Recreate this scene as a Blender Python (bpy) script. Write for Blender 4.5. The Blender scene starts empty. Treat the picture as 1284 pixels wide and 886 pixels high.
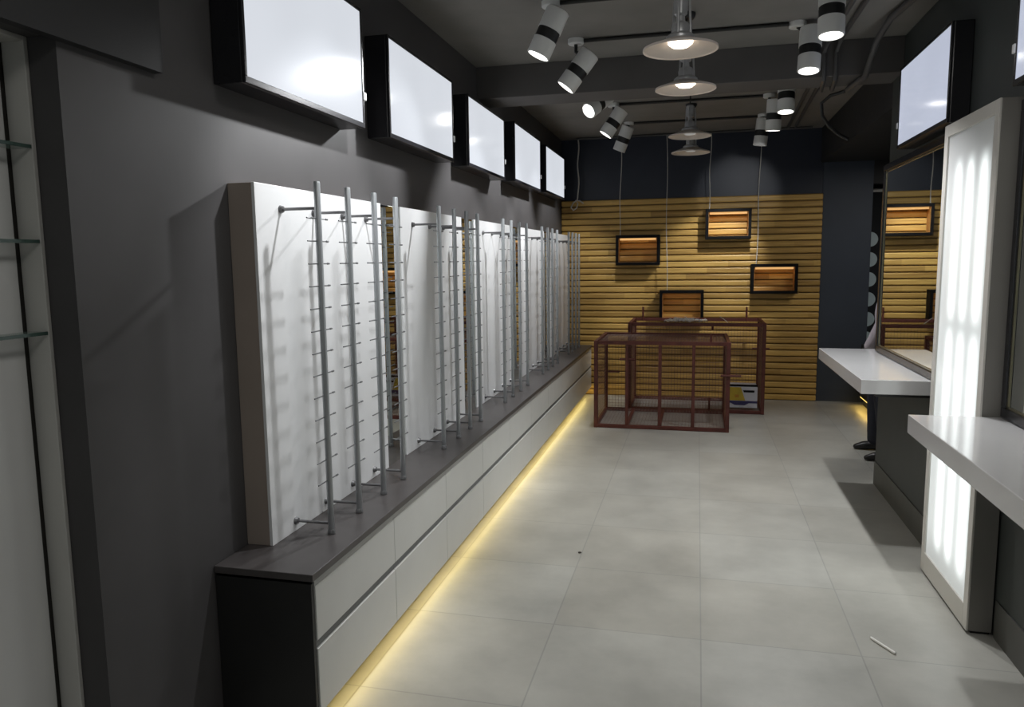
import bpy, bmesh, math, random
from mathutils import Vector, Matrix
random.seed(7)
PI = math.pi
sc = bpy.context.scene
col = sc.collection

# ------------------------------------------------------------------ helpers
def lin(h):
    h = h.lstrip('#')
    v = [int(h[i:i + 2], 16) / 255 for i in (0, 2, 4)]
    return tuple((c / 12.92 if c <= .04045 else ((c + .055) / 1.055) ** 2.4) for c in v) + (1,)

class MB:
    """collects shapes in world coordinates; build() links them as ONE mesh object"""
    def __init__(s):
        s.bm = bmesh.new()
    def box(s, x0, x1, y0, y1, z0, z1, bev=0):
        t = bmesh.new()
        bmesh.ops.create_cube(t, size=1)
        for v in t.verts:
            v.co = Vector(((x0 + x1) / 2 + v.co.x * (x1 - x0), (y0 + y1) / 2 + v.co.y * (y1 - y0), (z0 + z1) / 2 + v.co.z * (z1 - z0)))
        if bev:
            bmesh.ops.bevel(t, geom=t.edges[:], offset=bev, segments=2, affect='EDGES', profile=.5)
        s.add(t)
        return s
    def add(s, t):
        me = bpy.data.meshes.new('tmp')
        t.to_mesh(me); t.free()
        s.bm.from_mesh(me)
        bpy.data.meshes.remove(me)
    def tube(s, p, q, r, n=12, r2=None):
        p = Vector(p); q = Vector(q); r2 = r if r2 is None else r2
        d = (q - p); L = d.length
        t = bmesh.new()
        bmesh.ops.create_cone(t, cap_ends=True, segments=n, radius1=r, radius2=r2, depth=L)
        M = Matrix.Translation((p + q) / 2) @ d.to_track_quat('Z', 'Y').to_matrix().to_4x4()
        bmesh.ops.transform(t, matrix=M, verts=t.verts)
        s.add(t)
        return s
    def path(s, pts, r, n=8):
        """bent pipe: one continuous tube through the points"""
        pts = [Vector(p) for p in pts]
        t = bmesh.new(); rings = []
        ref = None
        for i, p in enumerate(pts):
            d = (pts[min(i + 1, len(pts) - 1)] - pts[max(i - 1, 0)]).normalized()
            if ref is None:
                ref = d.orthogonal().normalized()
            ref = (ref - d * ref.dot(d)).normalized()
            b = d.cross(ref)
            rings.append([t.verts.new(p + (ref * math.cos(2 * PI * k / n) + b * math.sin(2 * PI * k / n)) * r) for k in range(n)])
        for a, b in zip(rings, rings[1:]):
            for k in range(n):
                t.faces.new((a[k], a[(k + 1) % n], b[(k + 1) % n], b[k]))
        t.faces.new(rings[0][::-1]); t.faces.new(rings[-1])
        bmesh.ops.recalc_face_normals(t, faces=t.faces[:])
        s.add(t)
        return s
    def lathe(s, prof, c=(0, 0, 0), M=None, n=32):
        """prof: (r, z) list, spun round Z, placed at c or by matrix M"""
        t = bmesh.new(); rings = []
        for r, z in prof:
            if r < 1e-6:
                rings.append([t.verts.new((0, 0, z))])
            else:
                rings.append([t.verts.new((r * math.cos(2 * PI * k / n), r * math.sin(2 * PI * k / n), z)) for k in range(n)])
        for a, b in zip(rings, rings[1:]):
            for k in range(n):
                k2 = (k + 1) % n
                if len(a) == 1 and len(b) == 1: continue
                if len(a) == 1: t.faces.new((a[0], b[k], b[k2]))
                elif len(b) == 1: t.faces.new((a[k], a[k2], b[0]))
                else: t.faces.new((a[k], a[k2], b[k2], b[k]))
        bmesh.ops.recalc_face_normals(t, faces=t.faces[:])
        bmesh.ops.transform(t, matrix=M if M is not None else Matrix.Translation(c), verts=t.verts)
        s.add(t)
        return s
    def build(s, name, mat, parent=None, smooth=False, label=None):
        me = bpy.data.meshes.new(name)
        off = Vector((0, 0, 0)); p = parent
        while p is not None:
            off += p.location; p = p.parent
        for v in s.bm.verts: v.co -= off
        s.bm.to_mesh(me); s.bm.free()
        if smooth:
            me.polygons.foreach_set('use_smooth', [True] * len(me.polygons))
            try: me.set_sharp_from_angle(angle=math.radians(35))
            except Exception: pass
        me.materials.append(mat)
        o = bpy.data.objects.new(name, me); col.objects.link(o)
        if parent is not None: o.parent = parent
        if label: o['label'] = label
        return o

def tag(o, label, cat, group=None, kind=None):
    o['label'] = label; o['category'] = cat
    if group: o['group'] = group
    if kind: o['kind'] = kind
    return o
def thing(name, label, cat, loc, group=None):
    o = bpy.data.objects.new(name, None); col.objects.link(o)
    o.empty_display_size = .1
    o.location = loc
    return tag(o, label, cat, group)
def struct(name, mb, mat, label=None, smooth=False):
    o = mb.build(name, mat, None, smooth)
    o['kind'] = 'structure'
    if label: o['label'] = label
    return o
def copy_tree(o, parent=None):
    c = o.copy(); col.objects.link(c)
    if parent is not None: c.parent = parent
    for ch in list(o.children): copy_tree(ch, c)
    return c

# ------------------------------------------------------------------ materials
def base_mat(name):
    m = bpy.data.materials.new(name); m.use_nodes = True
    nt = m.node_tree
    return m, nt, nt.nodes['Principled BSDF']
def N(nt, t, **kw):
    n = nt.nodes.new(t)
    for k, v in kw.items(): setattr(n, k, v)
    return n
def mathn(nt, op, a, b=None, c=None):
    n = N(nt, 'ShaderNodeMath', operation=op)
    for i, v in enumerate((a, b, c)):
        if v is None: continue
        if isinstance(v, (int, float)): n.inputs[i].default_value = v
        else: nt.links.new(v, n.inputs[i])
    return n.outputs[0]
def mat(name, c, rough=.5, metal=0, var=.08, scale=8, bump=0, spec=.5, coat=0, stretch=(1, 1, 1)):
    """principled with a soft noise variation of the base colour and roughness"""
    m, nt, p = base_mat(name)
    c = lin(c) if isinstance(c, str) else c
    tc = N(nt, 'ShaderNodeTexCoord'); mp = N(nt, 'ShaderNodeMapping')
    mp.inputs['Scale'].default_value = stretch
    nt.links.new(tc.outputs['Object'], mp.inputs['Vector'])
    nz = N(nt, 'ShaderNodeTexNoise'); nz.inputs['Scale'].default_value = scale; nz.inputs['Detail'].default_value = 5
    nt.links.new(mp.outputs[0], nz.inputs['Vector'])
    rp = N(nt, 'ShaderNodeValToRGB')
    rp.color_ramp.elements[0].position = .25; rp.color_ramp.elements[1].position = .75
    rp.color_ramp.elements[0].color = tuple(x * (1 - var) for x in c[:3]) + (1,)
    rp.color_ramp.elements[1].color = tuple(min(1, x * (1 + var)) for x in c[:3]) + (1,)
    nt.links.new(nz.outputs['Fac'], rp.inputs['Fac'])
    nt.links.new(rp.outputs['Color'], p.inputs['Base Color'])
    p.inputs['Roughness'].default_value = rough
    p.inputs['Metallic'].default_value = metal
    p.inputs['Specular IOR Level'].default_value = spec
    p.inputs['Coat Weight'].default_value = coat
    if bump:
        b = N(nt, 'ShaderNodeBump'); b.inputs['Strength'].default_value = bump; b.inputs['Distance'].default_value = .01
        nt.links.new(nz.outputs['Fac'], b.inputs['Height']); nt.links.new(b.outputs[0], p.inputs['Normal'])
    return m
def emit(name, c, strength, rough=.3, var=0):
    m, nt, p = base_mat(name)
    c = lin(c) if isinstance(c, str) else c
    p.inputs['Base Color'].default_value = tuple(x * (.06 if 'screen' in name else .35) for x in c[:3]) + (1,)
    p.inputs['Roughness'].default_value = rough
    p.inputs['Emission Color'].default_value = c
    p.inputs['Emission Strength'].default_value = strength
    if var:
        tc = N(nt, 'ShaderNodeTexCoord'); nz = N(nt, 'ShaderNodeTexNoise')
        nz.inputs['Scale'].default_value = 1.6; nz.inputs['Detail'].default_value = 1
        nt.links.new(tc.outputs['Object'], nz.inputs['Vector'])
        k = mathn(nt, 'MULTIPLY_ADD', nz.outputs['Fac'], var * 2 * strength, strength * (1 - var))
        nt.links.new(k, p.inputs['Emission Strength'])
    return m

M = {}
M['wall'] = mat('charcoal_wall_paint', (.068, .065, .066, 1), .55, var=.14, scale=2.5, bump=.05, spec=.3)
M['wall_dark'] = mat('dark_wall_paint', (.026, .026, .027, 1), .55, var=.15, scale=2.5, spec=.3)
M['navy'] = mat('navy_wall_panel', (.026, .031, .046, 1), .42, var=.15, scale=2, spec=.4)
M['navy_lit'] = mat('navy_wall_panel_lit', (.052, .062, .082, 1), .5, var=.1, scale=2, spec=.3)  # back wall navy made lighter, light falling on it put into the colour
M['ceiling'] = mat('grey_ceiling_paint', (.20, .19, .178, 1), .7, var=.12, scale=3, spec=.2)
M['beam'] = mat('beam_paint', (.105, .099, .096, 1), .7, var=.1, scale=3, spec=.2)
M['wall_right'] = mat('green_grey_wall_board', (.050, .056, .054, 1), .5, var=.1, scale=4, spec=.3)
M['skirting'] = mat('skirting_board', (.085, .086, .080, 1), .5, var=.1)
M['white'] = mat('white_laminate', (.56, .56, .535, 1), .35, var=.03, scale=5)
M['panel_white'] = mat('white_display_board', (.74, .745, .75, 1), .38, var=.025, scale=4)
M['panel_edge'] = mat('beige_board_edge', (.33, .275, .235, 1), .5, var=.05, scale=4)
M['gloss'] = mat('white_gloss_counter', (.64, .63, .63, 1), .10, var=.02, scale=4, coat=.4)
M['col_white'] = mat('column_white', (.60, .58, .54, 1), .35, var=.03, scale=4)
M['col_grey'] = mat('column_side_laminate', (.20, .19, .175, 1), .4, var=.04, scale=4)
M['worktop'] = mat('dark_worktop_laminate', (.062, .056, .055, 1), .38, var=.12, scale=14)
M['black'] = mat('black_panel', (.012, .012, .012, 1), .45, var=.1)
M['black_gloss'] = mat('black_plastic', (.014, .014, .017, 1), .25, var=.1)
M['alu'] = mat('brushed_aluminium', (.58, .60, .61, 1), .32, metal=.85, var=.06, scale=30, stretch=(1, 1, .05))
M['rod'] = mat('satin_grey_rod', (.42, .44, .455, 1), .35, metal=.55, var=.05, scale=20, stretch=(1, 1, .1))
M['chrome'] = mat('dark_chrome', (.20, .20, .205, 1), .35, metal=.6, var=.05)
M['peg'] = mat('peg_metal', (.16, .165, .17, 1), .35, metal=.3, var=.05)
M['steel'] = mat('galvanised_metal', (.46, .46, .46, 1), .35, metal=.45, var=.15, scale=25)
M['lamp_white'] = mat('spotlight_white', (.70, .70, .68, 1), .4, var=.04)
M['shade'] = mat('pendant_shade_enamel', (.60, .53, .48, 1), .35, var=.05, scale=12)
M['pipe_black'] = mat('black_conduit', (.010, .010, .010, 1), .5, var=.1)
M['pipe_grey'] = mat('painted_conduit', (.060, .058, .058, 1), .45, var=.1)
M['wire'] = mat('white_wire', (.52, .50, .46, 1), .5, var=.05)
M['rust'] = mat('red_oxide_steel', (.100, .026, .019, 1), .5, var=.3, scale=14, spec=.4)
M['mesh_wire'] = mat('red_oxide_wire', (.17, .085, .060, 1), .5, var=.2, scale=14)
M['frame_black'] = mat('black_shelf_frame', (.004, .0035, .004, 1), .6, spec=.15, var=.1)
M['frame_in'] = mat('shelf_oak_lining', (.42, .21, .06, 1), .5, var=.2, scale=6, stretch=(1, 6, 6))
M['white_niche'] = mat('niche_white_lining', (.52, .51, .48, 1), .5, var=.06, scale=4, stretch=(2, 2, .6))
M['niche_back'] = mat('niche_back_board', (.56, .56, .55, 1), .35, var=.07, scale=1.5)
M['niche_gap'] = mat('niche_dark_joint', (.02, .018, .015, 1), .6)
M['navy_cloth'] = mat('navy_trouser_cloth', (.010, .011, .020, 1), .85, var=.25, scale=30, bump=.1)
M['lilac_cloth'] = mat('grey_lilac_shirt_cloth', (.34, .30, .33, 1), .85, var=.12, scale=20, bump=.1)
M['skin'] = mat('skin', (.38, .20, .13, 1), .55, var=.06, scale=20)
M['hair'] = mat('dark_hair', (.010, .008, .007, 1), .6, var=.3, scale=60, stretch=(1, 1, .2))
M['shoe'] = mat('black_shoe_leather', (.010, .009, .009, 1), .35, var=.2)
M['eye'] = mat('eye_white', (.6, .58, .56, 1), .2)
M['yellow'] = mat('yellow_print', (.52, .37, .03, 1), .45, var=.2, scale=14)
M['card_white'] = mat('white_print', (.60, .60, .66, 1), .45, var=.08, scale=9)
M['blue_print'] = mat('dark_blue_print', (.035, .030, .12, 1), .45, var=.2, scale=12)
M['orange_print'] = mat('orange_print', (.50, .22, .02, 1), .45, var=.1)
M['disc'] = mat('pale_blue_disc', (.58, .70, .74, 1), .5, var=.06)
M['dark_cloth'] = mat('dark_curtain', (.012, .014, .017, 1), .8, var=.2)
M['stick'] = mat('white_stick', (.75, .74, .70, 1), .5, var=.03)
M['speck'] = mat('dark_crumb', (.06, .05, .04, 1), .7)
M['bulb_warm'] = emit('warm_bulb_glow', (1, .86, .68, 1), 4.5)
M['lens'] = emit('spot_lens_glow', (1, .98, .93, 1), 7)
M['lens_dim'] = emit('spot_lens_unlit_side', (.9, .9, .88, 1), .25)
M['screen'] = emit('white_screen_glow', (.86, .90, .97, 1), .76, rough=.12, var=.10)
M['screen_r'] = emit('bluish_screen_glow', (.66, .71, .86, 1), .72, rough=.12, var=.10)
M['led_yellow'] = emit('yellow_led_strip', (1, .68, .18, 1), 1.5)
M['led_orange'] = emit('orange_led_bar', (1, .55, .20, 1), .75)
M['bevel'] = mat('mirror_bevel', (.20, .18, .12, 1), .2, metal=.6)
M['channel'] = mat('grey_metal_channel', (.36, .36, .35, 1), .35, metal=.3, var=.05)
M['channel_dark'] = mat('dark_metal_channel', (.13, .135, .135, 1), .4, metal=.2, var=.05)
M['clip'] = mat('white_clip', (.8, .8, .8, 1), .3)

def floor_mat():
    m, nt, p = base_mat('grey_floor_tiles')
    g = N(nt, 'ShaderNodeNewGeometry'); mp = N(nt, 'ShaderNodeMapping')
    mp.inputs['Location'].default_value = (-.04 + .63 * 10, -3.11 + .64 * 10, 0)
    nt.links.new(g.outputs['Position'], mp.inputs['Vector'])
    br = N(nt, 'ShaderNodeTexBrick'); br.offset = 0
    for k, v in {'Scale': 1, 'Mortar Size': .0035, 'Mortar Smooth': .3, 'Brick Width': .63, 'Row Height': .64, 'Bias': 0}.items(): br.inputs[k].default_value = v
    br.inputs['Color1'].default_value = (.405, .392, .350, 1); br.inputs['Color2'].default_value = (.435, .430, .395, 1)
    br.inputs['Mortar'].default_value = (.33, .325, .30, 1)
    nt.links.new(mp.outputs[0], br.inputs['Vector'])
    nz = N(nt, 'ShaderNodeTexNoise'); nz.inputs['Scale'].default_value = 2.2; nz.inputs['Detail'].default_value = 7; nz.inputs['Roughness'].default_value = .6
    nt.links.new(g.outputs['Position'], nz.inputs['Vector'])
    k = mathn(nt, 'MULTIPLY_ADD', nz.outputs['Fac'], .8, .60)
    mx = N(nt, 'ShaderNodeMix', data_type='RGBA', blend_type='MULTIPLY'); mx.inputs['Factor'].default_value = 1
    nt.links.new(br.outputs['Color'], mx.inputs['A']); 
    cb = N(nt, 'ShaderNodeCombineColor')
    for i in range(3): nt.links.new(k, cb.inputs[i])
    nt.links.new(cb.outputs[0], mx.inputs['B'])
    nt.links.new(mx.outputs['Result'], p.inputs['Base Color'])
    r = mathn(nt, 'MULTIPLY_ADD', nz.outputs['Fac'], .18, .24)
    nt.links.new(r, p.inputs['Roughness'])
    p.inputs['Specular IOR Level'].default_value = .35
    return m
M['floor'] = floor_mat()

SLAT = .0711
def slat_mat():
    m, nt, p = base_mat('golden_oak_slats')
    g = N(nt, 'ShaderNodeNewGeometry'); sx = N(nt, 'ShaderNodeSeparateXYZ')
    nt.links.new(g.outputs['Position'], sx.inputs[0])
    row = mathn(nt, 'FLOOR', mathn(nt, 'DIVIDE', sx.outputs['Z'], SLAT))
    # every board of a row has its own tone
    xo = mathn(nt, 'ADD', sx.outputs['X'], mathn(nt, 'MULTIPLY', row, 3.37))
    seg = mathn(nt, 'FLOOR', mathn(nt, 'DIVIDE', xo, .9))
    cv = N(nt, 'ShaderNodeCombineXYZ'); nt.links.new(seg, cv.inputs[0]); nt.links.new(row, cv.inputs[1])
    wn = N(nt, 'ShaderNodeTexWhiteNoise', noise_dimensions='2D'); nt.links.new(cv.outputs[0], wn.inputs['Vector'])
    mp = N(nt, 'ShaderNodeMapping'); mp.inputs['Scale'].default_value = (3, 3, 70)
    nt.links.new(g.outputs['Position'], mp.inputs['Vector'])
    nz = N(nt, 'ShaderNodeTexNoise'); nz.inputs['Scale'].default_value = 1; nz.inputs['Detail'].default_value = 4
    nt.links.new(mp.outputs[0], nz.inputs['Vector'])
    f = mathn(nt, 'ADD', mathn(nt, 'MULTIPLY', nz.outputs['Fac'], .7), mathn(nt, 'MULTIPLY', wn.outputs['Value'], .3))
    rp = N(nt, 'ShaderNodeValToRGB')
    rp.color_ramp.elements[0].position = .2; rp.color_ramp.elements[0].color = (.31, .170, .038, 1)
    rp.color_ramp.elements[1].position = .75; rp.color_ramp.elements[1].color = (.72, .455, .125, 1)
    nt.links.new(f, rp.inputs['Fac']); nt.links.new(rp.outputs['Color'], p.inputs['Base Color'])
    p.inputs['Roughness'].default_value = .45
    return m
M['slat'] = slat_mat()

def mirror_mat():
    m, nt, p = base_mat('silvered_mirror')
    p.inputs['Base Color'].default_value = (.80, .83, .80, 1)
    p.inputs['Metallic'].default_value = 1; p.inputs['Roughness'].default_value = .015
    return m
M['mirror'] = mirror_mat()
def glass_mat(name, c, alpha=.25):
    m, nt, p = base_mat(name)
    p.inputs['Base Color'].default_value = c
    p.inputs['Roughness'].default_value = .08
    p.inputs['Alpha'].default_value = alpha
    return m
M['glass'] = glass_mat('shelf_glass', (.25, .36, .32, 1), .25)
M['glass_edge'] = mat('green_glass_edge', (.05, .085, .072, 1), .25)
M['plastic'] = glass_mat('clear_plastic_sheet', (.62, .64, .66, 1), .55)

def diffuser_mat():
    """opal acrylic lit from behind by two rows of three fluorescent tubes"""
    m, nt, p = base_mat('opal_diffuser_lit_by_tubes')
    g = N(nt, 'ShaderNodeNewGeometry'); sx = N(nt, 'ShaderNodeSeparateXYZ')
    nt.links.new(g.outputs['Position'], sx.inputs[0])
    Y, Z = sx.outputs['Y'], sx.outputs['Z']
    def bell(v, c, w):
        d = mathn(nt, 'DIVIDE', mathn(nt, 'SUBTRACT', v, c), w)
        return mathn(nt, 'EXPONENT', mathn(nt, 'MULTIPLY', mathn(nt, 'MULTIPLY', d, d), -1))
    def sstep(v, a, b):
        n = N(nt, 'ShaderNodeMapRange', interpolation_type='SMOOTHSTEP')
        nt.links.new(v, n.inputs['Value'])
        n.inputs['From Min'].default_value = a; n.inputs['From Max'].default_value = b
        return n.outputs['Result']
    def win(a, b, s):
        return mathn(nt, 'MULTIPLY', sstep(Z, a - s, a + s), mathn(nt, 'SUBTRACT', 1, sstep(Z, b - s, b + s)))
    tubes = mathn(nt, 'ADD', mathn(nt, 'ADD', bell(Y, 3.875, .045), bell(Y, 3.72, .045)), bell(Y, 3.555, .05))
    up = win(1.325, 2.0, .06); lo = win(.215, 1.235, .06)
    zt = mathn(nt, 'ADD', up, lo)
    broad = mathn(nt, 'MULTIPLY', win(.12, 1.95, .20), mathn(nt, 'ADD', mathn(nt, 'MULTIPLY', mathn(nt, 'SUBTRACT', 1, sstep(Z, .9, 1.5)), .14), .30))
    e = mathn(nt, 'ADD', mathn(nt, 'MULTIPLY', mathn(nt, 'MULTIPLY', tubes, zt), 1.0), mathn(nt, 'ADD', broad, .06))
    nt.links.new(e, p.inputs['Emission Strength'])
    p.inputs['Emission Color'].default_value = (.93, 1, .99, 1)
    p.inputs['Base Color'].default_value = (.55, .55, .55, 1)
    p.inputs['Roughness'].default_value = .15
    return m
M['diffuser'] = diffuser_mat()

# ------------------------------------------------------------------ camera (26.5 mm phone lens, eye 1.6 m)
cd = bpy.data.cameras.new('camera'); cam = bpy.data.objects.new('camera', cd); col.objects.link(cam)
cd.sensor_width = 36; cd.lens = 36 * 945 / 1284; cd.clip_start = .05
Rc = ((0.9712893, 0.0175527, -0.2372530), (0.2375926, -0.1223653, 0.9636267), (-0.0121173, -0.9923299, -0.1230225))
m4 = Matrix(((Rc[0][0], -Rc[0][1], -Rc[0][2], 0), (Rc[1][0], -Rc[1][1], -Rc[1][2], 0), (Rc[2][0], -Rc[2][1], -Rc[2][2], 1.6), (0, 0, 0, 1)))
cam.matrix_world = m4
sc.camera = cam

# ------------------------------------------------------------------ the setting
CE = 2.965
XL, XR, YB = -1.56, 1.24, 8.86
struct('floor', MB().box(-1.95, 2.75, -2.5, 9.6, -.1, 0), M['floor'], 'pale grey square floor tiles')
struct('ceiling', MB().box(-1.95, 2.75, -2.5, 9.6, CE, CE + .1), M['ceiling'], 'dark grey painted ceiling')
w = MB()
w.box(-1.95, XL, 1.63, 9.6, 0, CE)                    # run behind the display
w.box(-1.95, XL, -2.5, .15, 0, CE)
w.box(-1.95, XL, .15, 1.63, 2.17, CE)                 # above the niche
w.box(-1.95, XL, .15, 1.63, 0, .08)
w.box(-1.95, -1.80, .15, 1.63, .08, 2.17)
struct('wall_left', w, M['wall'], 'charcoal painted left wall')
struct('trim_1', MB().box(XL, XL + .03, -2.5, 1.985, 2.155, CE), M['wall_dark'], 'dark header box on the left wall above the niche')
struct('wall_back', MB().box(XL, 1.30, YB, YB + .15, 0, CE), M['navy'], 'dark navy back wall')
struct('wall_alcove', MB().box(1.30, 1.80, YB - .01, YB + .15, 0, CE), M['navy_lit'], 'plain navy wall right of the wooden slats, coloured lighter as if lit')
struct('wall_right', MB().box(XR, XR + .14, -2.5, 5.64, 0, CE), M['wall_right'], 'dark grey-green right wall behind counters and mirrors')
struct('baseboard_right', MB().box(XR - .006, XR, -2.5, 3.39, 0, .165).box(XR - .006, XR, 4.10, 5.64, 0, .165), M['skirting'], 'grey skirting on the right wall')
struct('trim_2', MB().box(1.27, 2.75, 5.64, YB - .01, 2.60, CE), M['wall_dark'], 'dark bulkhead over the opening on the right')
b = MB()
b.box(XL, XR, 5.37, 5.70, 2.745, CE, .004)
struct('trim_3', b, M['beam'], 'dark ceiling beam across the room')
struct('wall_alcove_side', MB().box(2.60, 2.75, 3.0, 9.6, 0, CE).box(1.38, 2.60, 3.0, 3.1, 0, CE).box(-1.56, 2.6, 9.5, 9.6, 0, CE), M['wall_dark'], 'dark walls of the side room')
# header over the doorway beside the lightened navy wall
struct('trim_4', MB().box(1.80, 2.60, YB, YB + .15, 2.36, 2.60), M['wall_dark'], 'dark header over the doorway')

# slatted cladding of the back wall
t = thing('slat_cladding', 'golden oak horizontal slat cladding on the back wall', 'wall cladding', (-.12, 8.86, 0))
SX0, SX1, SY = XL + .002, 1.302, 8.82
MB().box(SX0, SX1, 8.845, 8.858, .002, 2.275).build('backing_board', mat('dark_oak_backing', (.20, .115, .035, 1), .6, var=.15), t)
sl = MB()
z = .004
while z < 2.26:
    sl.box(SX0, SX1, SY, 8.845, z, min(z + .060, 2.275), .011); z += SLAT
sl.build('slats', M['slat'], t)

# ------------------------------------------------------------------ left niche with glass shelves
t = thing('wall_niche', 'white lined display niche with glass shelves at left edge', 'niche', (-1.72, .9, .08))
XN, XB = -1.645, -1.715
MB().box(XB, XN, 1.618, 1.63, .08, 2.17, .002).box(XB, XN, .15, .162, .08, 2.17, .002).box(XB, XN, .162, 1.618, 2.158, 2.17, .002).box(XB, XN, .162, 1.618, .08, .092, .002).build('lining', M['white_niche'], t)
MB().box(XB - .02, XB - .001, .15, 1.63, .08, 2.17).build('shadow_gap', M['niche_gap'], t)
MB().box(XB - .001, XB + .008, .172, 1.600, .10, 2.150, .002).build('back_panel', M['niche_back'], t)
for z in (1.425, 1.662, 1.90):
    s = MB().box(XB + .010, XN - .006, .165, 1.616, z - .004, z + .004).build('glass_shelf', M['glass'], t)
    MB().box(XN - .006, XN - .001, .165, 1.616, z - .0045, z + .0045).build('polished_edge', M['glass_edge'], s)

# ------------------------------------------------------------------ base cabinets and worktop
XF = -1.20
ordn = ['nearest the entrance', 'second from the entrance end', 'third from the entrance end', 'fourth from the entrance end', 'fifth from the entrance end', 'sixth from the entrance end', 'seventh from the entrance end', 'eighth from the entrance end', 'second from the far end', 'farthest, beside the slatted back wall']
CP, C0 = .665, 2.135
proto = thing('base_cabinet', 'x', 'cabinet', (-1.38, C0, .10), 'white drawer cabinets along the left wall')
y0, y1 = C0, C0 + CP
MB().box(XL + .002, XF - .02, y0, y1, .10, .560).build('carcass', M['black'], proto)
for za, zb in ((.358, .545), (.10, .328)):
    d = MB().box(XF - .0195, XF, y0 + .0015, y1 - .0015, za, zb, .0015).build('drawer_front', M['white'], proto)
    MB().box(XF - .0192, XF - (.003 if zb > .4 else .008), y0, y1, zb + .001, zb + (.024 if zb > .4 else .0285), .001).build('handle_channel', M['channel' if zb > .4 else 'channel_dark'], d, label='grey metal finger channel')
for i in range(10):
    o = proto if i == 0 else copy_tree(proto)
    o.location.y = C0 + CP * i
    o['label'] = 'white two-drawer base cabinet in the left run, ' + ordn[i]
yE = C0 + CP * 10
tag(MB().box(XL + .002, XF - .004, C0 - .02, C0 - .001, .0, .560, .001).build('end_panel', M['black']), 'black end panel closing the near end of the white cabinet run', 'end panel')
tag(MB().box(XL + .002, XF + .006, C0 - .025, yE + .02, .5705, .595, .002).build('worktop', M['worktop']), 'long dark grey worktop on the white drawer cabinets', 'worktop')
tag(MB().box(XL + .002, XF - .17, C0, yE, 0, .099).build('plinth', M['black']), 'recessed dark plinth under the white drawer cabinets', 'plinth')
tag(MB().box(XF - .120, XF - .105, C0, yE, .092, .0995).build('led_strip', M['led_yellow']), 'yellow LED strip under the white cabinet run', 'light strip')

# ------------------------------------------------------------------ white display boards, mirrors, rods
near = ['nearest', 'second', 'third', 'fourth', 'farthest']
XP = -1.457
panels = [(2.31, 3.36), (3.60, 4.62), (4.89, 5.93), (6.24, 7.28), (7.60, 8.66)]
ZP0, ZP1 = .5955, 1.872
for i, (a, b_) in enumerate(panels):
    t = thing('display_board', ['white display board standing on the worktop, nearest of five with its beige edge showing', 'white display board, second of five from the entrance end', 'white display board, middle of the five on the worktop', 'white display board, fourth of five from the entrance end', 'white display board farthest away, next to the wooden slats'][i], 'display board', (-1.51, (a + b_) / 2, ZP0), 'white display boards on the worktop')
    MB().box(XP - .012, XP, a, b_, ZP0, ZP1, .001).build('board_face', M['panel_white'], t)
    MB().box(XL + .001, XP - .0121, a + .0005, b_ - .0005, ZP0, ZP1 - .001, .001).build('board_edge', M['panel_edge'], t, label='beige board edge')
for i in range(4):
    a, b_ = panels[i][1], panels[i + 1][0]
    m_ = MB().box(XL + .001, XP - .006, a + .002, b_ - .002, ZP0 + .001, 1.868, .001)
    tag(m_.build('mirror_strip', M['mirror']), 'narrow mirror strip between the %s and %s white display boards' % (near[i], ['second', 'third', 'fourth', 'farthest'][i]), 'mirror', 'mirror strips between the display boards')

XO = -1.31
rp_ = thing('eyewear_rod', 'x', 'display rod', (XO, 0, .60), 'eyewear rods in front of the display boards')
MB().lathe([(0, .602), (.0105, .602), (.0118, .604), (.0118, 1.878), (.010, 1.883), (0, 1.883)], (XO, 0, 0), n=20).build('pole', M['rod'], rp_, smooth=True)
MB().lathe([(0, .5965), (.0145, .5965), (.0145, .610), (.0120, .614), (.0120, .604)], (XO, 0, 0), n=20).build('foot_cap', M['chrome'], rp_, smooth=True)
for k in range(13):
    zz = .80 + k * (1.754 - .80) / 12
    MB().tube((XO - .004, -.075, zz), (XO - .004, .075, zz), .0024, 8).tube((XO - .004, .062, zz), (XO - .004, .076, zz), .0036, 8).build('peg', M['peg'], rp_, smooth=True)
for zz in (.635, 1.790):
    a_ = MB().tube((XP + .001, 0, zz), (XO, 0, zz), .0055, 10).build('bracket_arm', M['chrome'], rp_, smooth=True)
    MB().tube((XP + .0005, 0, zz), (XP + .012, 0, zz), .015, 16, .011).build('wall_flange', M['chrome'], a_, smooth=True)
rodY = [[2.47, 2.71, 2.955, 3.185], [3.765, 4.02, 4.25, 4.475], [5.10, 5.34, 5.59, 5.84], [6.45, 6.70, 6.93, 7.175], [7.85, 8.09, 8.32, 8.55]]
first = True
for i, row in enumerate(rodY):
    for j, y in enumerate(row):
        o = rp_ if first else copy_tree(rp_)
        first = False
        o.location.y = y
        o['label'] = 'grey upright eyewear rod with pegs, %s of four on the %s white board' % (['nearest', 'second', 'third', 'last'][j], near[i])

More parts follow.
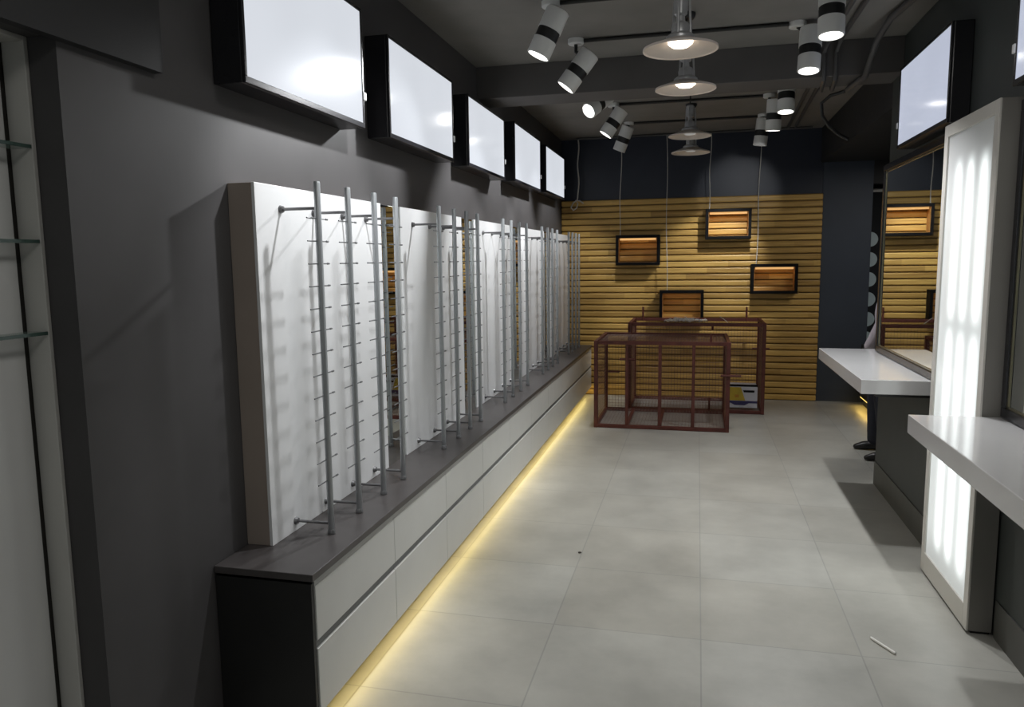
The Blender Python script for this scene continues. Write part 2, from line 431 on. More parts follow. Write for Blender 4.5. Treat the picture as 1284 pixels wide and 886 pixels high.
# ------------------------------------------------------------------ wall light boxes
def screen(ya, yb, za, zb, xf, side, label, matn, grp):
    """side -1: on the left wall facing +X; +1: on the right wall facing -X"""
    d = -side
    xw = XL if side < 0 else XR
    t = thing('light_box', label, 'light box', ((xf + xw) / 2, (ya + yb) / 2, za), grp)
    def bx(x0, x1, *r): return MB().box(min(x0, x1), max(x0, x1), *r)
    bx(xw + d * .001, xf - d * .012, ya, yb, za, zb, .004).build('housing', M['black_gloss'], t)
    e = .014
    fr = MB()
    x0, x1 = sorted((xf - d * .012, xf))
    fr.box(x0, x1, ya, yb, za, za + e * 1.6, .002).box(x0, x1, ya, yb, zb - e, zb, .002)
    fr.box(x0, x1, ya, ya + e, za + e * 1.6, zb - e, .002).box(x0, x1, yb - e, yb, za + e * 1.6, zb - e, .002)
    fr.build('bezel', M['black_gloss'], t)
    bx(xf - d * .0118, xf - d * .004, ya + e, yb - e, za + e * 1.6, zb - e).build('lit_panel', M[matn], t)
    for zc in (za + .12,):
        MB().box(min(xf - d * .010, xf + d * .006), max(xf - d * .010, xf + d * .006), yb - .010, yb + .012, zc, zc + .035, .003).build('clip', M['clip'], t)
lb = [(2.267, 3.185, 2.185, 2.69), (3.47, 4.45, 2.19, 2.665), (4.76, 5.70, 2.205, 2.655), (6.03, 7.06, 2.23, 2.70), (7.32, 8.37, 2.25, 2.70)]
ll = ['white glowing light box on the left wall, nearest and cut by the top edge', 'white glowing light box on the left wall, second from the entrance end', 'white glowing light box on the left wall, middle of the five', 'white glowing light box on the left wall, fourth from the entrance end', 'white glowing light box on the left wall, farthest and next to the back wall']
for q, l in zip(lb, ll): screen(q[0], q[1], q[2], q[3], -1.44, -1, l, 'screen', 'light boxes high on the left wall')
screen(4.09, 5.03, 2.225, 2.69, 1.14, 1, 'bluish white light box above the far mirror on the right wall', 'screen_r', None)
screen(2.37, 3.31, 2.225, 2.69, 1.14, 1, 'bluish white light box above the near mirror at the right edge', 'screen_r', None)

# ------------------------------------------------------------------ right side: light column, counters, mirrors
t = thing('light_column', 'tall white light column with glowing tubes on the right wall', 'light column', (1.19, 3.745, 0))
CX = 1.135
ya, yb, zt = 3.405, 4.085, 2.205
MB().box(CX + .008, XR - .007, ya, ya + .02, .012, zt, .002).box(CX + .008, XR - .007, yb - .02, yb, .012, zt, .002).box(CX + .008, XR - .007, ya + .02, yb - .02, .012, .032).box(CX + .008, XR - .007, ya + .02, yb - .02, zt - .02, zt).box(XR - .02, XR - .007, ya + .02, yb - .02, .032, zt - .02).build('casing', M['col_grey'], t)
f = .05
MB().box(CX, CX + .008, ya, ya + f, .012, zt, .0015).box(CX, CX + .008, yb - f, yb, .012, zt, .0015).box(CX, CX + .008, ya + f, yb - f, .012, .012 + .10, .0015).box(CX, CX + .008, ya + f, yb - f, zt - .055, zt, .0015).build('face_frame', M['col_white'], t)
MB().box(CX + .0085, CX + .014, ya + .03, yb - .03, .05, zt - .035).build('diffuser', M['diffuser'], t)
MB().box(CX + .02, XR - .012, ya + .01, yb - .01, 0, .0119).build('plinth', M['black'], t)

def counter(y0, y1, label):
    t = thing('wall_counter', label, 'counter', (1.05, (y0 + y1) / 2, .86))
    MB().box(.865, XR - .001, y0, y1, .862, .94, .003).build('counter_top', M['gloss'], t)
    MB().box(.95, XR - .001, y0 + .05, y0 + .09, .84, .8615, .002).box(.95, XR - .001, y1 - .09, y1 - .05, .84, .8615, .002).build('bracket', M['black'], t)
counter(.2, 3.398, 'glossy white wall counter in front of the light column, nearest at the right')
counter(4.33, 5.80, 'glossy white wall counter beyond the light column, under the far mirror')

def wall_mirror(y0, y1, z0, z1, label, fr=.04):
    t = thing('wall_mirror', label, 'mirror', (XR - .02, (y0 + y1) / 2, z0))
    a = MB()
    x0, x1 = XR - .035, XR - .001
    a.box(x0, x1, y0, y1, z0, z0 + fr, .003).box(x0, x1, y0, y1, z1 - fr, z1, .003).box(x0, x1, y0, y0 + fr, z0 + fr, z1 - fr, .003).box(x0, x1, y1 - fr, y1, z0 + fr, z1 - fr, .003)
    a.build('mirror_frame', M['black_gloss'], t)
    MB().box(x0 + .012, x1, y0 + fr, y1 - fr, z0 + fr, z1 - fr).build('glass', M['mirror'], t)
    e = .010
    bz = MB()
    xb0, xb1 = x0 + .008, x0 + .0118
    bz.box(xb0, xb1, y0 + fr, y1 - fr, z0 + fr, z0 + fr + e).box(xb0, xb1, y0 + fr, y1 - fr, z1 - fr - e, z1 - fr).box(xb0, xb1, y1 - fr - e, y1 - fr, z0 + fr + e, z1 - fr - e).box(xb0, xb1, y0 + fr, y0 + fr + e, z0 + fr + e, z1 - fr - e)
    bz.build('bevelled_edge', M['bevel'], t, label='thin dull gold bevel')
    return t
wall_mirror(4.15, 5.64, .945, 2.20, 'black framed wall mirror above the far white counter')
wall_mirror(1.30, 3.395, .945, 2.19, 'black framed wall mirror above the near counter at the right edge')

# ------------------------------------------------------------------ box shelves on the slats
fs = [(-.909, -.417, 1.525, 1.863, 'black box shelf on the slats, leftmost of four with glowing bar'),
      (.076, .561, 1.80, 2.129, 'black box shelf on the slats, highest of four'),
      (.569, 1.056, 1.201, 1.524, 'black box shelf on the slats, rightmost of four'),
      (-.413, .073, .90, 1.239, 'black box shelf on the slats, lowest, behind the wire cages')]
for k, (xa, xb, za, zb, l) in enumerate(fs):
    t = thing('box_shelf', l, 'shelf', ((xa + xb) / 2, 8.75, za), 'black box shelves on the slatted wall')
    ya, yb, e = 8.68, 8.819, .032
    o = MB()
    o.box(xa, xb, ya, yb, za, za + e, .003).box(xa, xb, ya, yb, zb - e, zb, .003).box(xa, xa + e, ya, yb, za + e, zb - e, .003).box(xb - e, xb, ya, yb, za + e, zb - e, .003)
    o.build('shelf_frame', M['frame_black'], t)
    o = MB()
    q = .003
    o.box(xa + e, xb - e, ya + .012, yb, za + e, za + e + q).box(xa + e, xa + e + q, ya + .012, yb, za + e + q, zb - e).box(xb - e - q, xb - e, ya + .012, yb, za + e + q, zb - e).box(xa + e + q, xb - e - q, ya + .012, yb, zb - e - q, zb - e)
    o.build('oak_lining', M['frame_in'], t)
    if k < 3:
        MB().box(xa + .045, xb - .045, ya + .030, ya + .044, zb - e - .026, zb - e - q, .002).build('led_bar', M['led_orange'], t)

    ld = bpy.data.lights.new('shelf_light', 'AREA'); ld.shape = 'RECTANGLE'; ld.size = xb - xa - .09; ld.size_y = .015; ld.energy = .06 if k < 3 else .04; ld.color = (1, .45, .10)
    lo = bpy.data.objects.new('shelf_light', ld); col.objects.link(lo); lo.parent = t
    lo.location = (0, ya + .05 - 8.75, zb - e - .034 - za); lo.rotation_euler = (math.radians(35), 0, 0)

# wires dropping to the shelves, and the loose one with a loop
cx = [(-.866, 1.864, 'leftmost', -.85), (-.335, 1.240, 'lowest', -.352), (.112, 2.130, 'highest', .119), (.622, 1.525, 'rightmost', .64)]
for xb, zb, wd, xt in cx:
    pts = [(xt + (xb - xt) * s + .006 * math.sin(s * 9 + xb), 8.70, 2.95 + (zb - 2.95) * s) for s in [i / 14 for i in range(15)]]
    tag(MB().path(pts, .0045, 6).build('power_wire', M['wire'], smooth=True), 'thin pale wire hanging from the ceiling to the %s black box shelf' % wd, 'wire', 'wires hanging to the box shelves')
pts = [(-1.34 + .008 * math.sin(i * .9), 8.70, 2.95 - .055 * i) for i in range(13)]
x, z = pts[-1][0], pts[-1][2]
loop = [(x - .005, 8.70, z - .02), (x - .05, 8.70, z - .05), (x - .075, 8.70, z - .10), (x - .05, 8.70, z - .135), (x - .01, 8.695, z - .11), (x + .005, 8.69, z - .06), (x - .02, 8.688, z - .025), (x + .03, 8.688, z - .03), (x + .07, 8.688, z - .06)]
tag(MB().path(pts + loop, .0075, 8).build('loose_cable', M['wire'], smooth=True), 'loose pale cable ending in a loop, hanging at the left of the back wall', 'cable')
tag(MB().tube((-1.36, 8.70, 2.95), (1.15, 8.70, 2.95), .012, 10).build('conduit', M['pipe_grey'], smooth=True), 'thin grey conduit along the ceiling by the back wall', 'conduit')

# ------------------------------------------------------------------ wire cages
def cage(x0, x1, y0, y1, h, posts, label, sp, faces, pins, grp):
    t = thing('wire_cage', label, 'cage', ((x0 + x1) / 2, (y0 + y1) / 2, 0), grp)
    r = .036
    for x, y in ((x0, y0), (x1 - r, y0), (x0, y1 - r), (x1 - r, y1 - r)):
        MB().box(x, x + r, y, y + r, 0, h, .003).build('post', M['rust'], t)
    for z in (0, h - r):
        for y in (y0, y1 - r):
            MB().box(x0 + r, x1 - r, y + .002, y + r - .002, z + .001, z + r - .001, .003).build('rail', M['rust'], t)
        for x in (x0, x1 - r):
            MB().box(x + .002, x + r - .002, y0 + r, y1 - r, z + .001, z + r - .001, .003).build('rail', M['rust'], t)
    for x in posts:
        MB().box(x - .015, x + .015, y0 + .006, y0 + r - .006, r, h - r, .003).build('upright_bar', M['rust'], t)
        MB().box(x - .015, x + .015, y0 + r, y1 - r, .012, .036, .002).build('bottom_bar', M['rust'], t)
    wr = .0012
    def grid(a0, a1, b0, b1, f):
        g = MB(); a = a0 + sp / 2
        while a < a1: g.tube(f(a, b0), f(a, b1), wr, 4); a += sp
        b = b0 + sp / 2
        while b < b1: g.tube(f(a0, b), f(a1, b), wr, 4); b += sp
        return g
    F = {'back': (x0 + r, x1 - r, r, h - r, lambda a, b: (a, y1 - r / 2, b)),
         'left': (y0 + r, y1 - r, r, h - r, lambda a, b: (x0 + r / 2, a, b)),
         'right': (y0 + r, y1 - r, r, h - r, lambda a, b: (x1 - r / 2, a, b)),
         'bottom': (x0 + r, x1 - r, y0 + r, y1 - r, lambda a, b: (a, b, r * .85)),
         'top': (x0 + r, x1 - r, y0 + r, y1 - r, lambda a, b: (a, b, h - r * .5))}
    for k in faces: grid(*F[k]).build('wire_mesh', M['mesh_wire'], t)
    for p, q in pins: MB().tube(p, q, .011, 8).build('hinge_pin', M['rust'], t, smooth=True)
    return t
G = 'red-brown steel cages on the floor'
cage(-.94, .306, 7.06, 7.93, .835, (-.63, -.325, -.02), 'red-brown steel wire cage in front, with three upright front bars', .032,
     ('back', 'left', 'right', 'bottom', 'top'),
     [((-.66, 7.90, .80), (-.66, 7.90, .93)), ((-.70, 7.08, .66), (-.56, 7.08, .66)), ((.22, 7.05, .53), (.40, 7.05, .53)), ((-.90, 7.90, .42), (-.78, 7.90, .42)), ((-.70, 7.91, .02), (-.70, 7.91, .19)), ((.14, 7.905, -.0 + .02), (.14, 7.905, .17)), ((.13, 7.08, .835), (.13, 7.08, .90))], G)
cage(-.70, .685, 7.955, 8.66, .935, (), 'red-brown steel wire cage behind, taller, touching the front cage', .032,
     ('left', 'right', 'bottom', 'back'),
     [((-.59, 8.62, .90), (-.59, 8.62, 1.06)), ((.53, 8.62, .90), (.53, 8.62, 1.06)), ((.60, 8.64, .60), (.78, 8.64, .60)), ((.16, 7.975, .86), (.16, 7.975, .935))], G)

# printed carton inside the rear cage
t = thing('printed_carton', 'yellow, white and dark blue printed carton inside the rear cage', 'carton', (.48, 8.2, .041))
xa, xb, ya, yb, za, zb = .30, .625, 8.08, 8.34, .041, .265
MB().box(xa, xb, ya, yb, za, zb, .004).build('box', M['card_white'], t)
yf = ya - .0015
MB().box(xa, xb, ya - .001, ya + .01, zb + .0005, zb + .022, .002).build('lid_edge', M['frame_black'], t)
def quad(mb, pts, y):
    tt = bmesh.new(); f_ = tt.faces.new([tt.verts.new((x, y, z)) for x, z in pts]); f_.normal_update()
    if f_.normal.y > 0: f_.normal_flip()
    mb.add(tt); return mb
quad(MB(), [(xa + .005, .118), (xa + .205, .118), (xa + .16, zb - .006), (xa + .005, zb - .006)], yf).build('yellow_print', M['yellow'], t)
quad(MB(), [(xa + .10, .15), (xa + .14, .15), (xa + .14, .18), (xa + .10, .18)], yf - .001).build('orange_mark', M['orange_print'], t)
quad(MB(), [(xa + .19, .205), (xb - .03, .205), (xb - .03, .228), (xa + .18, .228)], yf).build('black_bar', M['frame_black'], t)
quad(MB(), [(xa, .092), (xb, .092), (xb, .115), (xa, .115)], yf).build('blue_band', M['blue_print'], t)
quad(MB(), [(xa + .10, .070), (xa + .20, .070), (xa + .24, .092), (xa + .06, .092)], yf - .001).build('blue_tongue', M['blue_print'], t)

# crumpled clear plastic sheet over the top rail of the rear cage
tt = bmesh.new()
n, k = 22, 12
vs = [[tt.verts.new((-.33 + .44 * i / n, 7.95 + .26 * j / k, .937 + .012 * abs(math.sin(i * 1.7 + j * .8)) + .014 * random.random() + (.02 if 4 < i < 16 and 2 < j < 10 else 0))) for j in range(k + 1)] for i in range(n + 1)]
for i in range(n):
    for j in range(k): tt.faces.new((vs[i][j], vs[i + 1][j], vs[i + 1][j + 1], vs[i][j + 1]))
mb = MB(); mb.add(tt)
o = mb.build('plastic_sheet', M['plastic'], smooth=True)
tag(o, 'crumpled clear plastic sheet lying on top of the rear cage', 'plastic sheet')
for (p, q, l) in (((-.06, 7.97, .940), (-.12, 7.99, 1.0), 'pale binding wire stub on the rear cage beside the plastic sheet'), ((.31, 7.97, .940), (.23, 7.99, 1.0), 'pale binding wire stub on the rear cage, right of the plastic sheet')):
    tag(MB().path([p, ((p[0] + q[0]) / 2 + .006, p[1], (p[2] + q[2]) / 2), q], .004, 6).build('binding_wire', M['wire'], smooth=True), l, 'wire')

# ------------------------------------------------------------------ pendant lamps
def pendant(x, y, z, label, lit):
    t = thing('pendant_lamp', label, 'pendant lamp', (x, y, z), 'pendant lamps along the ceiling')
    R = .168
    MB().lathe([(R, 0), (R - .004, .006), (.11, .024), (.062, .042), (.062, .050), (.112, .030), (R + .002, .010), (R + .003, .001), (R, 0)], (x, y, z), n=48).build('lamp_shade', M['shade'], t, smooth=True)
    MB().lathe([(.0, .075), (.046, .075), (.066, .060), (.066, .044), (.06, .042)], (x, y, z), n=24).build('socket_cap', M['steel'], t, smooth=True)
    h = MB()
    h.lathe([(.040, .072), (.042, .10), (.036, .118), (.020, .126), (.018, .150), (.030, .158), (.032, .235), (.024, .245), (0, .247)], (x, y, z), n=20)
    h.build('lamp_holder', M['steel'], t, smooth=True)
    for k in range(3):
        a = k * 2 * PI / 3 + .3
        MB().tube((x + .048 * math.cos(a), y + .048 * math.sin(a), z + .070), (x + .040 * math.cos(a), y + .040 * math.sin(a), z + .225), .006, 8).build('clamp_arm', M['steel'], t, smooth=True)
    MB().tube((x, y, z + .245), (x, y, CE - .028), .005, 8).build('cord', M['pipe_black'], t, smooth=True)
    MB().lathe([(0, -.03), (.04, -.03), (.05, -.012), (.05, -.0005), (0, -.0005)], (x, y, CE), n=24).build('ceiling_rose', M['pipe_black'], t, smooth=True)
    MB().lathe([(0, .012), (.038, .016), (.056, .030), (.057, .044), (.040, .058), (0, .062)], (x, y, z), n=24).build('bulb', M['bulb_warm'] if lit else M['lens_dim'], t, smooth=True)
pendant(-.095, 3.69, 2.545, 'round pendant lamp with glowing bulb, nearest and largest of the four', True)
pendant(-.085, 4.56, 2.55, 'round pendant lamp with glowing bulb, second from the entrance end', True)
pendant(-.08, 6.42, 2.57, 'round pendant lamp with unlit bulb, upper of the two beyond the beam', False)
pendant(-.08, 7.15, 2.535, 'round pendant lamp with unlit bulb, farthest of the four', False)

# ------------------------------------------------------------------ spotlights
def spot(can, top, bot, label, energy, lit=True, aim=None, size=70, conn=True):
    can, top, bot = Vector(can), Vector(top), Vector(bot)
    ax = (bot - top).normalized()
    t = thing('ceiling_spotlight', label, 'spotlight', can, 'cylinder spotlights on the ceiling')
    MB().lathe([(0, -.032), (.045, -.032), (.05, -.027), (.05, -.0005), (0, -.0005)], (can.x, can.y, CE), n=28).build('canopy', M['lamp_white'], t, smooth=True)
    L = .255; r = .064
    Mx = Matrix.Translation(top) @ ax.to_track_quat('Z', 'Y').to_matrix().to_4x4()
    if conn:
        MB().path([(can.x, can.y, CE - .03), (can.x, can.y, top.z + .015), tuple(top + ax * .05)], .011, 10).build('swivel_arm', M['pipe_black'], t, smooth=True)
    MB().lathe([(0, 0), (r - .004, 0), (r, .004), (r, .112), (0, .112)], M=Mx, n=32).build('rear_cylinder', M['lamp_white'], t, smooth=True)
    MB().lathe([(r - .004, .111), (r - .003, .112), (r - .003, .166), (r - .004, .167)], M=Mx, n=32).build('black_band', M['pipe_black'], t, smooth=True)
    MB().lathe([(0, .166), (r, .166), (r, L - .004), (r - .003, L), (r - .008, L), (r - .008, L - .014), (0, L - .014)], M=Mx, n=32).build('front_cylinder', M['lamp_white'], t, smooth=True)
    MB().lathe([(0, L - .010), (r - .011, L - .010), (r - .009, L - .013)], M=Mx, n=32).build('lens', M['lens'] if lit else M['lens_dim'], t, smooth=True)
    if energy:
        ld = bpy.data.lights.new('spot_beam', 'SPOT'); ld.energy = energy; ld.color = (.97, .985, 1)
        ld.spot_size = math.radians(size); ld.spot_blend = .6; ld.shadow_soft_size = .03
        lo = bpy.data.objects.new('spot_beam', ld); col.objects.link(lo); lo.parent = t
        p = top + ax * (L + .012); lo.location = p - can
        d = ax if aim is None else (Vector(aim) - p).normalized()
        lo.rotation_euler = d.to_track_quat('-Z', 'Y').to_euler()
W1 = 88
spot((-.785, 4.15, CE), (-.745, 4.15, 2.915), (-.845, 4.13, 2.70), 'white spotlight with black band, nearest of the left ceiling row', W1, aim=(-1.45, 3.2, 1.72), size=72)
spot((-.765, 4.88, CE), (-.675, 4.88, 2.875), (-.815, 4.86, 2.69), 'white spotlight with black band, second in the left row, below its round canopy', W1, aim=(-1.45, 4.9, 1.72), size=72)
spot((-.70, 6.20, CE), (-.72, 6.25, 2.895), (-.845, 6.10, 2.765), 'white spotlight facing the viewer just beyond the beam in the left row', W1, aim=(-1.45, 5.9, 1.72), size=72)
spot((-.75, 6.92, CE), (-.675, 6.92, 2.905), (-.815, 6.90, 2.70), 'white spotlight with glowing lens, fourth in the left row', W1, aim=(-1.45, 6.8, 1.72), size=72)
spot((-.70, 7.90, CE), (-.705, 7.90, 2.925), (-.80, 7.93, 2.70), 'white spotlight with unlit lens, farthest of the left row', 45, lit=False, aim=(-1.45, 8.1, 1.4), size=90)
W2 = 72
spot((.615, 4.20, CE), (.625, 4.20, 2.935), (.622, 4.17, 2.68), 'white downlight spot at the top edge, nearest of the right ceiling row', W2, size=100)
spot((.545, 4.90, CE), (.622, 4.90, 2.925), (.610, 4.86, 2.68), 'white downlight spot with black band, second in the right row', W2, size=100)
spot((.62, 6.20, CE), (.628, 6.20, 2.93), (.622, 6.17, 2.68), 'white downlight spot partly hidden by the beam in the right row', W2, size=100)
spot((.563, 6.92, CE), (.608, 6.90, 2.915), (.600, 6.92, 2.68), 'white downlight spot with black band, fourth in the right row', 22, aim=(.42, 8.86, 2.28), size=30)
spot((.587, 7.85, CE), (.592, 7.85, 2.925), (.566, 7.86, 2.68), 'white spotlight with unlit lens, farthest of the right row', 85, lit=False, aim=(.04, 8.82, 1.22), size=56)
for y, l in ((4.15, 'black conduit across the ceiling at the nearest spotlights'), (4.88, 'black conduit across the ceiling between the second pair of spotlights'), (6.20, 'black conduit across the ceiling just beyond the beam'), (6.92, 'black conduit across the ceiling between the fourth pair of spotlights'), (7.90, 'black conduit across the ceiling between the farthest spotlights')):
    xa, xb = {4.15: (-.735, .565), 4.88: (-.715, .495), 6.20: (-.65, .57), 6.92: (-.70, .513), 7.90: (-.65, .537)}[y]
    tag(MB().tube((xa, y, CE - .0125), (xb, y, CE - .0125), .0115, 10).build('ceiling_conduit', M['pipe_black'], smooth=True), l, 'conduit', 'conduits across the ceiling')

# pipes running along the right side of the ceiling, dropping under the beam
def pipe(x, r, xe, label, m='pipe_grey'):
    z = CE - r - .002
    p = [(x + .02, 2.8, z), (x + .012, 5.20, z), (x + .01, 5.30, z - .02), (x, 5.37 - r - .003, z - .06), (x, 5.37 - r - .003, 2.78), (x + .004, 5.375, 2.745 - r - .004), (x + .01, 5.45, 2.745 - r - .006), (xe, 5.70, 2.745 - r - .006), (xe, 5.76, 2.78), (xe + .01, 5.80, 2.92), (xe + .02, 5.90, z), (xe + .10, 8.60, z)]
    tag(MB().path(p, r, 10).build('service_pipe', M[m], smooth=True), label, 'pipe', 'pipes along the ceiling at the right')
pipe(.765, .0135, .80, 'dark grey pipe along the ceiling, left one of the close pair at the right')
pipe(.835, .0135, .87, 'dark grey pipe along the ceiling, right one of the close pair at the right')
p = [(1.10, 2.8, CE - .022), (1.085, 4.55, CE - .022), (1.04, 4.85, CE - .03), (1.02, 5.10, 2.88), (1.005, 5.33, 2.72), (.99, 5.45, 2.722), (.97, 5.69, 2.722)]
tag(MB().path(p, .019, 12).build('service_pipe', M['pipe_grey'], smooth=True), 'thick dark pipe sloping under the beam at the right', 'pipe', 'pipes along the ceiling at the right')
p = [(.955, 5.715, 2.715), (.87, 5.76, 2.70), (.82, 5.8, 2.66), (.83, 5.82, 2.58), (.88, 5.85, 2.51), (.95, 5.88, 2.455), (1.02, 5.90, 2.42)]
tag(MB().path(p, .012, 8).build('flexible_hose', M['pipe_black'], smooth=True), 'black flexible cable hanging in a curve below the beam at the right', 'cable')

# ------------------------------------------------------------------ doorway banner with discs, low cabinet with light strip in the side room
t = thing('spotted_banner', 'dark hanging banner with a column of pale blue discs in the doorway', 'banner', (2.05, 9.2, .3))
MB().box(1.70, 2.40, 9.20, 9.205, .30, 2.30).build('cloth', M['dark_cloth'], t)
for z in (1.78, 1.557, 1.335, 1.113, .89, .668):
    for x in (1.862, 2.12):
        MB().lathe([(0, -.001), (.082, -.001), (.082, .001), (0, .001)], M=Matrix.Translation((x, 9.1975, z)) @ Matrix.Rotation(PI / 2, 4, 'X'), n=28).build('disc', M['disc'], t)
MB().box(1.70, 2.40, 9.19, 9.215, 2.295, 2.335, .003).build('white_rail', M['stick'], t)
t = thing('low_cabinet', 'dark low cabinet in the side room with light under it', 'cabinet', (2.1, 8.2, 0))
MB().box(1.72, 2.4, 7.75, 8.70, .10, .66, .004).build('carcass', M['wall_dark'], t)
MB().box(1.76, 2.36, 7.80, 8.66, 0, .10).build('plinth', M['black'], t)
MB().box(1.725, 1.74, 7.80, 8.66, .088, .0995).build('led_strip', M['led_yellow'], t)

# small things on the floor
tag(MB().tube((.735, 3.268, .0058), (.803, 3.152, .0058), .0055, 12).build('white_stick', M['stick'], smooth=True), 'small white stick lying on the floor near the light column', 'stick')
mb = MB(); tt = bmesh.new(); bmesh.ops.create_icosphere(tt, subdivisions=2, radius=.009)
for v in tt.verts: v.co = Vector((v.co.x * (1 + .3 * random.random()), v.co.y * .8, v.co.z * .5)) + Vector((-.60, 3.94, .0048))
mb.add(tt); tag(mb.build('crumb', M['speck']), 'tiny dark crumb on the floor tiles near the cabinets', 'crumb')

# ------------------------------------------------------------------ person behind the end of the right wall
def hullseg(mb, a, ra, b, rb, n=2):
    tt = bmesh.new()
    for c, r in ((a, ra), (b, rb)):
        bmesh.ops.create_icosphere(tt, subdivisions=n, radius=r, matrix=Matrix.Translation(c))
    res = bmesh.ops.convex_hull(tt, input=tt.verts)
    dead = [v for v in res['geom_interior'] if isinstance(v, bmesh.types.BMVert)]
    bmesh.ops.delete(tt, geom=[v for v in tt.verts if not any(f.is_valid for f in v.link_faces) or v in dead], context='VERTS')
    mb.add(tt)
def ell(mb, c, r):
    tt = bmesh.new(); bmesh.ops.create_icosphere(tt, subdivisions=3, radius=1)
    for v in tt.verts: v.co = Vector((v.co.x * r[0], v.co.y * r[1], v.co.z * r[2])) + Vector(c)
    mb.add(tt)
def fuse(mb, name, m, parent, voxel, smooth_it=6):
    o = mb.build(name, m, parent)
    rm = o.modifiers.new('r', 'REMESH'); rm.mode = 'VOXEL'; rm.voxel_size = voxel
    sm = o.modifiers.new('s', 'SMOOTH'); sm.iterations = smooth_it; sm.factor = .5
    bpy.context.view_layer.update()
    dg = bpy.context.evaluated_depsgraph_get()
    me = bpy.data.meshes.new_from_object(o.evaluated_get(dg)); me.name = name
    o.modifiers.clear(); o.data = me
    me.polygons.foreach_set('use_smooth', [True] * len(me.polygons))
    if not me.materials: me.materials.append(m)
    return o
px, py = 1.50, 6.45
t = thing('person', 'person in grey-lilac shirt, dark trousers and black shoes, mostly hidden behind the right wall', 'person', (px, py, 0))
V = lambda x, y, z: Vector((x, y, z))
hips = {-1: V(1.49, 6.355, .93), 1: V(1.50, 6.545, .93)}
knee = {-1: V(1.425, 6.31, .50), 1: V(1.44, 6.62, .50)}
ankle = {-1: V(1.46, 6.28, .09), 1: V(1.45, 6.645, .09)}
shou = {-1: V(1.52, 6.255, 1.40), 1: V(1.52, 6.645, 1.40)}
elbow = {-1: V(1.395, 6.23, 1.12), 1: V(1.55, 6.69, 1.12)}
wrist = {-1: V(1.300, 6.265, .885), 1: V(1.47, 6.68, .88)}
b = MB()
for s in (-1, 1):
    hullseg(b, hips[s], .082, knee[s], .055); hullseg(b, knee[s], .055, ankle[s] + V(0, 0, .1), .048); hullseg(b, ankle[s] + V(0, 0, .1), .048, ankle[s], .036)
    hullseg(b, ankle[s] + V(.01, 0, -.045), .032, ankle[s] + V(-.12, 0, -.06), .026)
    hullseg(b, shou[s], .050, elbow[s], .038); hullseg(b, elbow[s], .037, wrist[s], .026)
    d = (wrist[s] - elbow[s]).normalized(); sd = V(0, 1, 0) * -s; fw = V(-1, 0, 0)
    palm = wrist[s] + d * .055
    hullseg(b, wrist[s] + d * .01, .022, palm + fw * .02, .017); hullseg(b, wrist[s] + d * .01, .022, palm - fw * .02, .017); hullseg(b, palm + fw * .022 + d * .025, .014, palm - fw * .024 + d * .02, .014)
    hullseg(b, palm, .018, palm + d * .03, .016)
    for k, (off, ln) in enumerate(((.031, .070), (.011, .078), (-.010, .072), (-.030, .058))):
        k0 = palm + fw * off + d * .028
        k1 = k0 + d * ln * .45 + sd * .006; k2 = k1 + d * ln * .32 + sd * .018; k3 = k2 + d * ln * .2 + sd * .020
        hullseg(b, k0, .0095, k1, .0088, 1); hullseg(b, k1, .0088, k2, .008, 1); hullseg(b, k2, .008, k3, .0072, 1)
    t0 = wrist[s] + d * .025 + fw * .02; t1 = t0 + fw * .032 + d * .025 + sd * .008; t2 = t1 + d * .032 + fw * .010 + sd * .008
    hullseg(b, t0, .0125, t1, .0105, 1); hullseg(b, t1, .0105, t2, .0085, 1)
ell(b, (1.50, 6.45, .96), (.105, .165, .13)); ell(b, (1.50, 6.45, 1.14), (.10, .145, .20)); ell(b, (1.52, 6.45, 1.32), (.112, .165, .18))
hullseg(b, shou[-1] + V(0, .04, .01), .058, shou[1] + V(0, -.04, .01), .058)
hullseg(b, V(1.54, 6.45, 1.42), .062, V(1.575, 6.45, 1.56), .054)
ell(b, (1.5600, 6.45, 1.645), (.098, .076, .118)); ell(b, (1.5300, 6.45, 1.585), (.066, .058, .062))
hullseg(b, V(1.4700, 6.45, 1.655), .010, V(1.4450, 6.45, 1.615), .016)           # nose
hullseg(b, V(1.4680, 6.428, 1.572), .009, V(1.4680, 6.472, 1.572), .009)        # lips
for s in (-1, 1):
    ell(b, (1.57, 6.45 + s * .080, 1.635), (.020, .012, .032))                # ears
    hullseg(b, V(1.477, 6.45 + s * .020, 1.672), .010, V(1.485, 6.45 + s * .046, 1.670), .010)   # brow
fuse(b, 'body', M['skin'], t, .007, 4)
for s in (-1, 1):
    e = MB(); ell(e, (1.471, 6.45 + s * .031, 1.650), (.011, .013, .010)); eo = e.build('eye', M['eye'], t, smooth=True)
    e = MB(); ell(e, (1.4615, 6.45 + s * .031, 1.650), (.003, .006, .006)); e.build('iris', M['hair'], eo, smooth=True)
h = MB(); ell(h, (1.5770, 6.45, 1.672), (.102, .085, .108)); ell(h, (1.625, 6.45, 1.62), (.055, .075, .08))
fuse(h, 'hair', M['hair'], t, .010, 3)
h = MB()
for s in (-1, 1):
    hullseg(h, hips[s], .100, knee[s], .072); hullseg(h, knee[s], .072, ankle[s] + V(0, 0, .0), .060)
ell(h, (1.50, 6.45, .95), (.122, .180, .13))
fuse(h, 'trousers', M['navy_cloth'], t, .011, 5)
h = MB()
ell(h, (1.49, 6.45, 1.00), (.128, .185, .15)); ell(h, (1.49, 6.45, 1.14), (.122, .165, .21)); ell(h, (1.52, 6.45, 1.32), (.128, .182, .19))
hullseg(h, shou[-1] + V(0, .04, .01), .070, shou[1] + V(0, -.04, .01), .070)
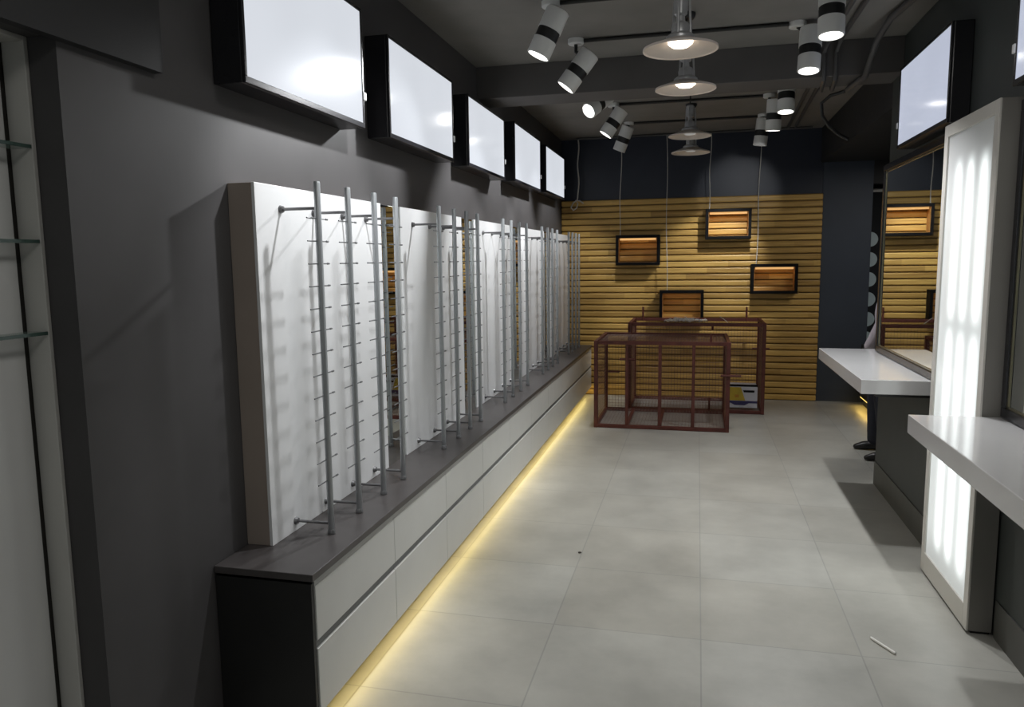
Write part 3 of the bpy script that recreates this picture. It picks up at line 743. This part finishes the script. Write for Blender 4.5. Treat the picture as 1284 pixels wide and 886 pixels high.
for s in (-1, 1):
    hullseg(h, shou[s], .066, elbow[s], .056); hullseg(h, elbow[s], .056, wrist[s] + V(0, 0, .02), .044)
fuse(h, 'shirt', M['lilac_cloth'], t, .011, 4)
for s in (-1, 1):
    h = MB(); a = ankle[s]
    hullseg(h, a + V(.03, 0, -.045), .042, V(a.x - .08, a.y, .036), .036); hullseg(h, V(a.x - .08, a.y, .036), .036, V(a.x - .145, a.y, .024), .022); hullseg(h, a + V(.01, 0, -.02), .046, a + V(0, 0, .01), .046)
    fuse(h, 'shoe', M['shoe'], t, .009, 3)

# ------------------------------------------------------------------ light
wd = bpy.data.worlds.new('world'); sc.world = wd; wd.use_nodes = True
bg = wd.node_tree.nodes['Background']
bg.inputs['Color'].default_value = (.93, 1, 1, 1); bg.inputs['Strength'].default_value = .38     # daylight through the open shop front
def area(name, loc, sx, sy, energy, color, target=None):
    ld = bpy.data.lights.new(name, 'AREA'); ld.shape = 'RECTANGLE'; ld.size = sx; ld.size_y = sy; ld.energy = energy; ld.color = color
    o = bpy.data.objects.new(name, ld); col.objects.link(o); o.location = loc
    if target is not None: o.rotation_euler = (Vector(target) - Vector(loc)).to_track_quat('-Z', 'Y').to_euler()
    return o
a = area('led_strip_light', (XF - .062, C0 + 5 * CP, .086), .035, 10 * CP, 4.6, (1, .77, .25)); a.rotation_euler = (0, math.radians(-60), 0)
a = area('side_room_strip_light', (1.70, 8.23, .09), .03, .8, .6, (1, .66, .16))
area('side_room_fill_light', (2.0, 7.2, 2.55), .6, .6, 14, (1, .97, .92))  # added fill without a fixture, brightens the side room and its wall
ld = bpy.data.lights.new('near_spot_beam', 'SPOT'); ld.energy = 85; ld.color = (.97, .985, 1); ld.spot_size = math.radians(74); ld.spot_blend = .6; ld.shadow_soft_size = .03
o = bpy.data.objects.new('near_spot_beam', ld); col.objects.link(o); o.location = (-.80, 2.85, 2.72)
o.rotation_euler = (Vector((-1.45, 2.85, 1.80)) - o.location).to_track_quat('-Z', 'Y').to_euler()
for y in (0.2, 2.1):
    area('entrance_fill_light', (.1, y, CE - .02), .6, .6, 10, (1, .98, .94))  # unseen fill lights, added to brighten the near end of the shop

sc.view_settings.view_transform = 'Standard'
sc.view_settings.look = 'None'
sc.view_settings.exposure = 0
sc.cycles.use_denoising = True
sc.cycles.max_bounces = 8
sc.cycles.sample_clamp_indirect = 6
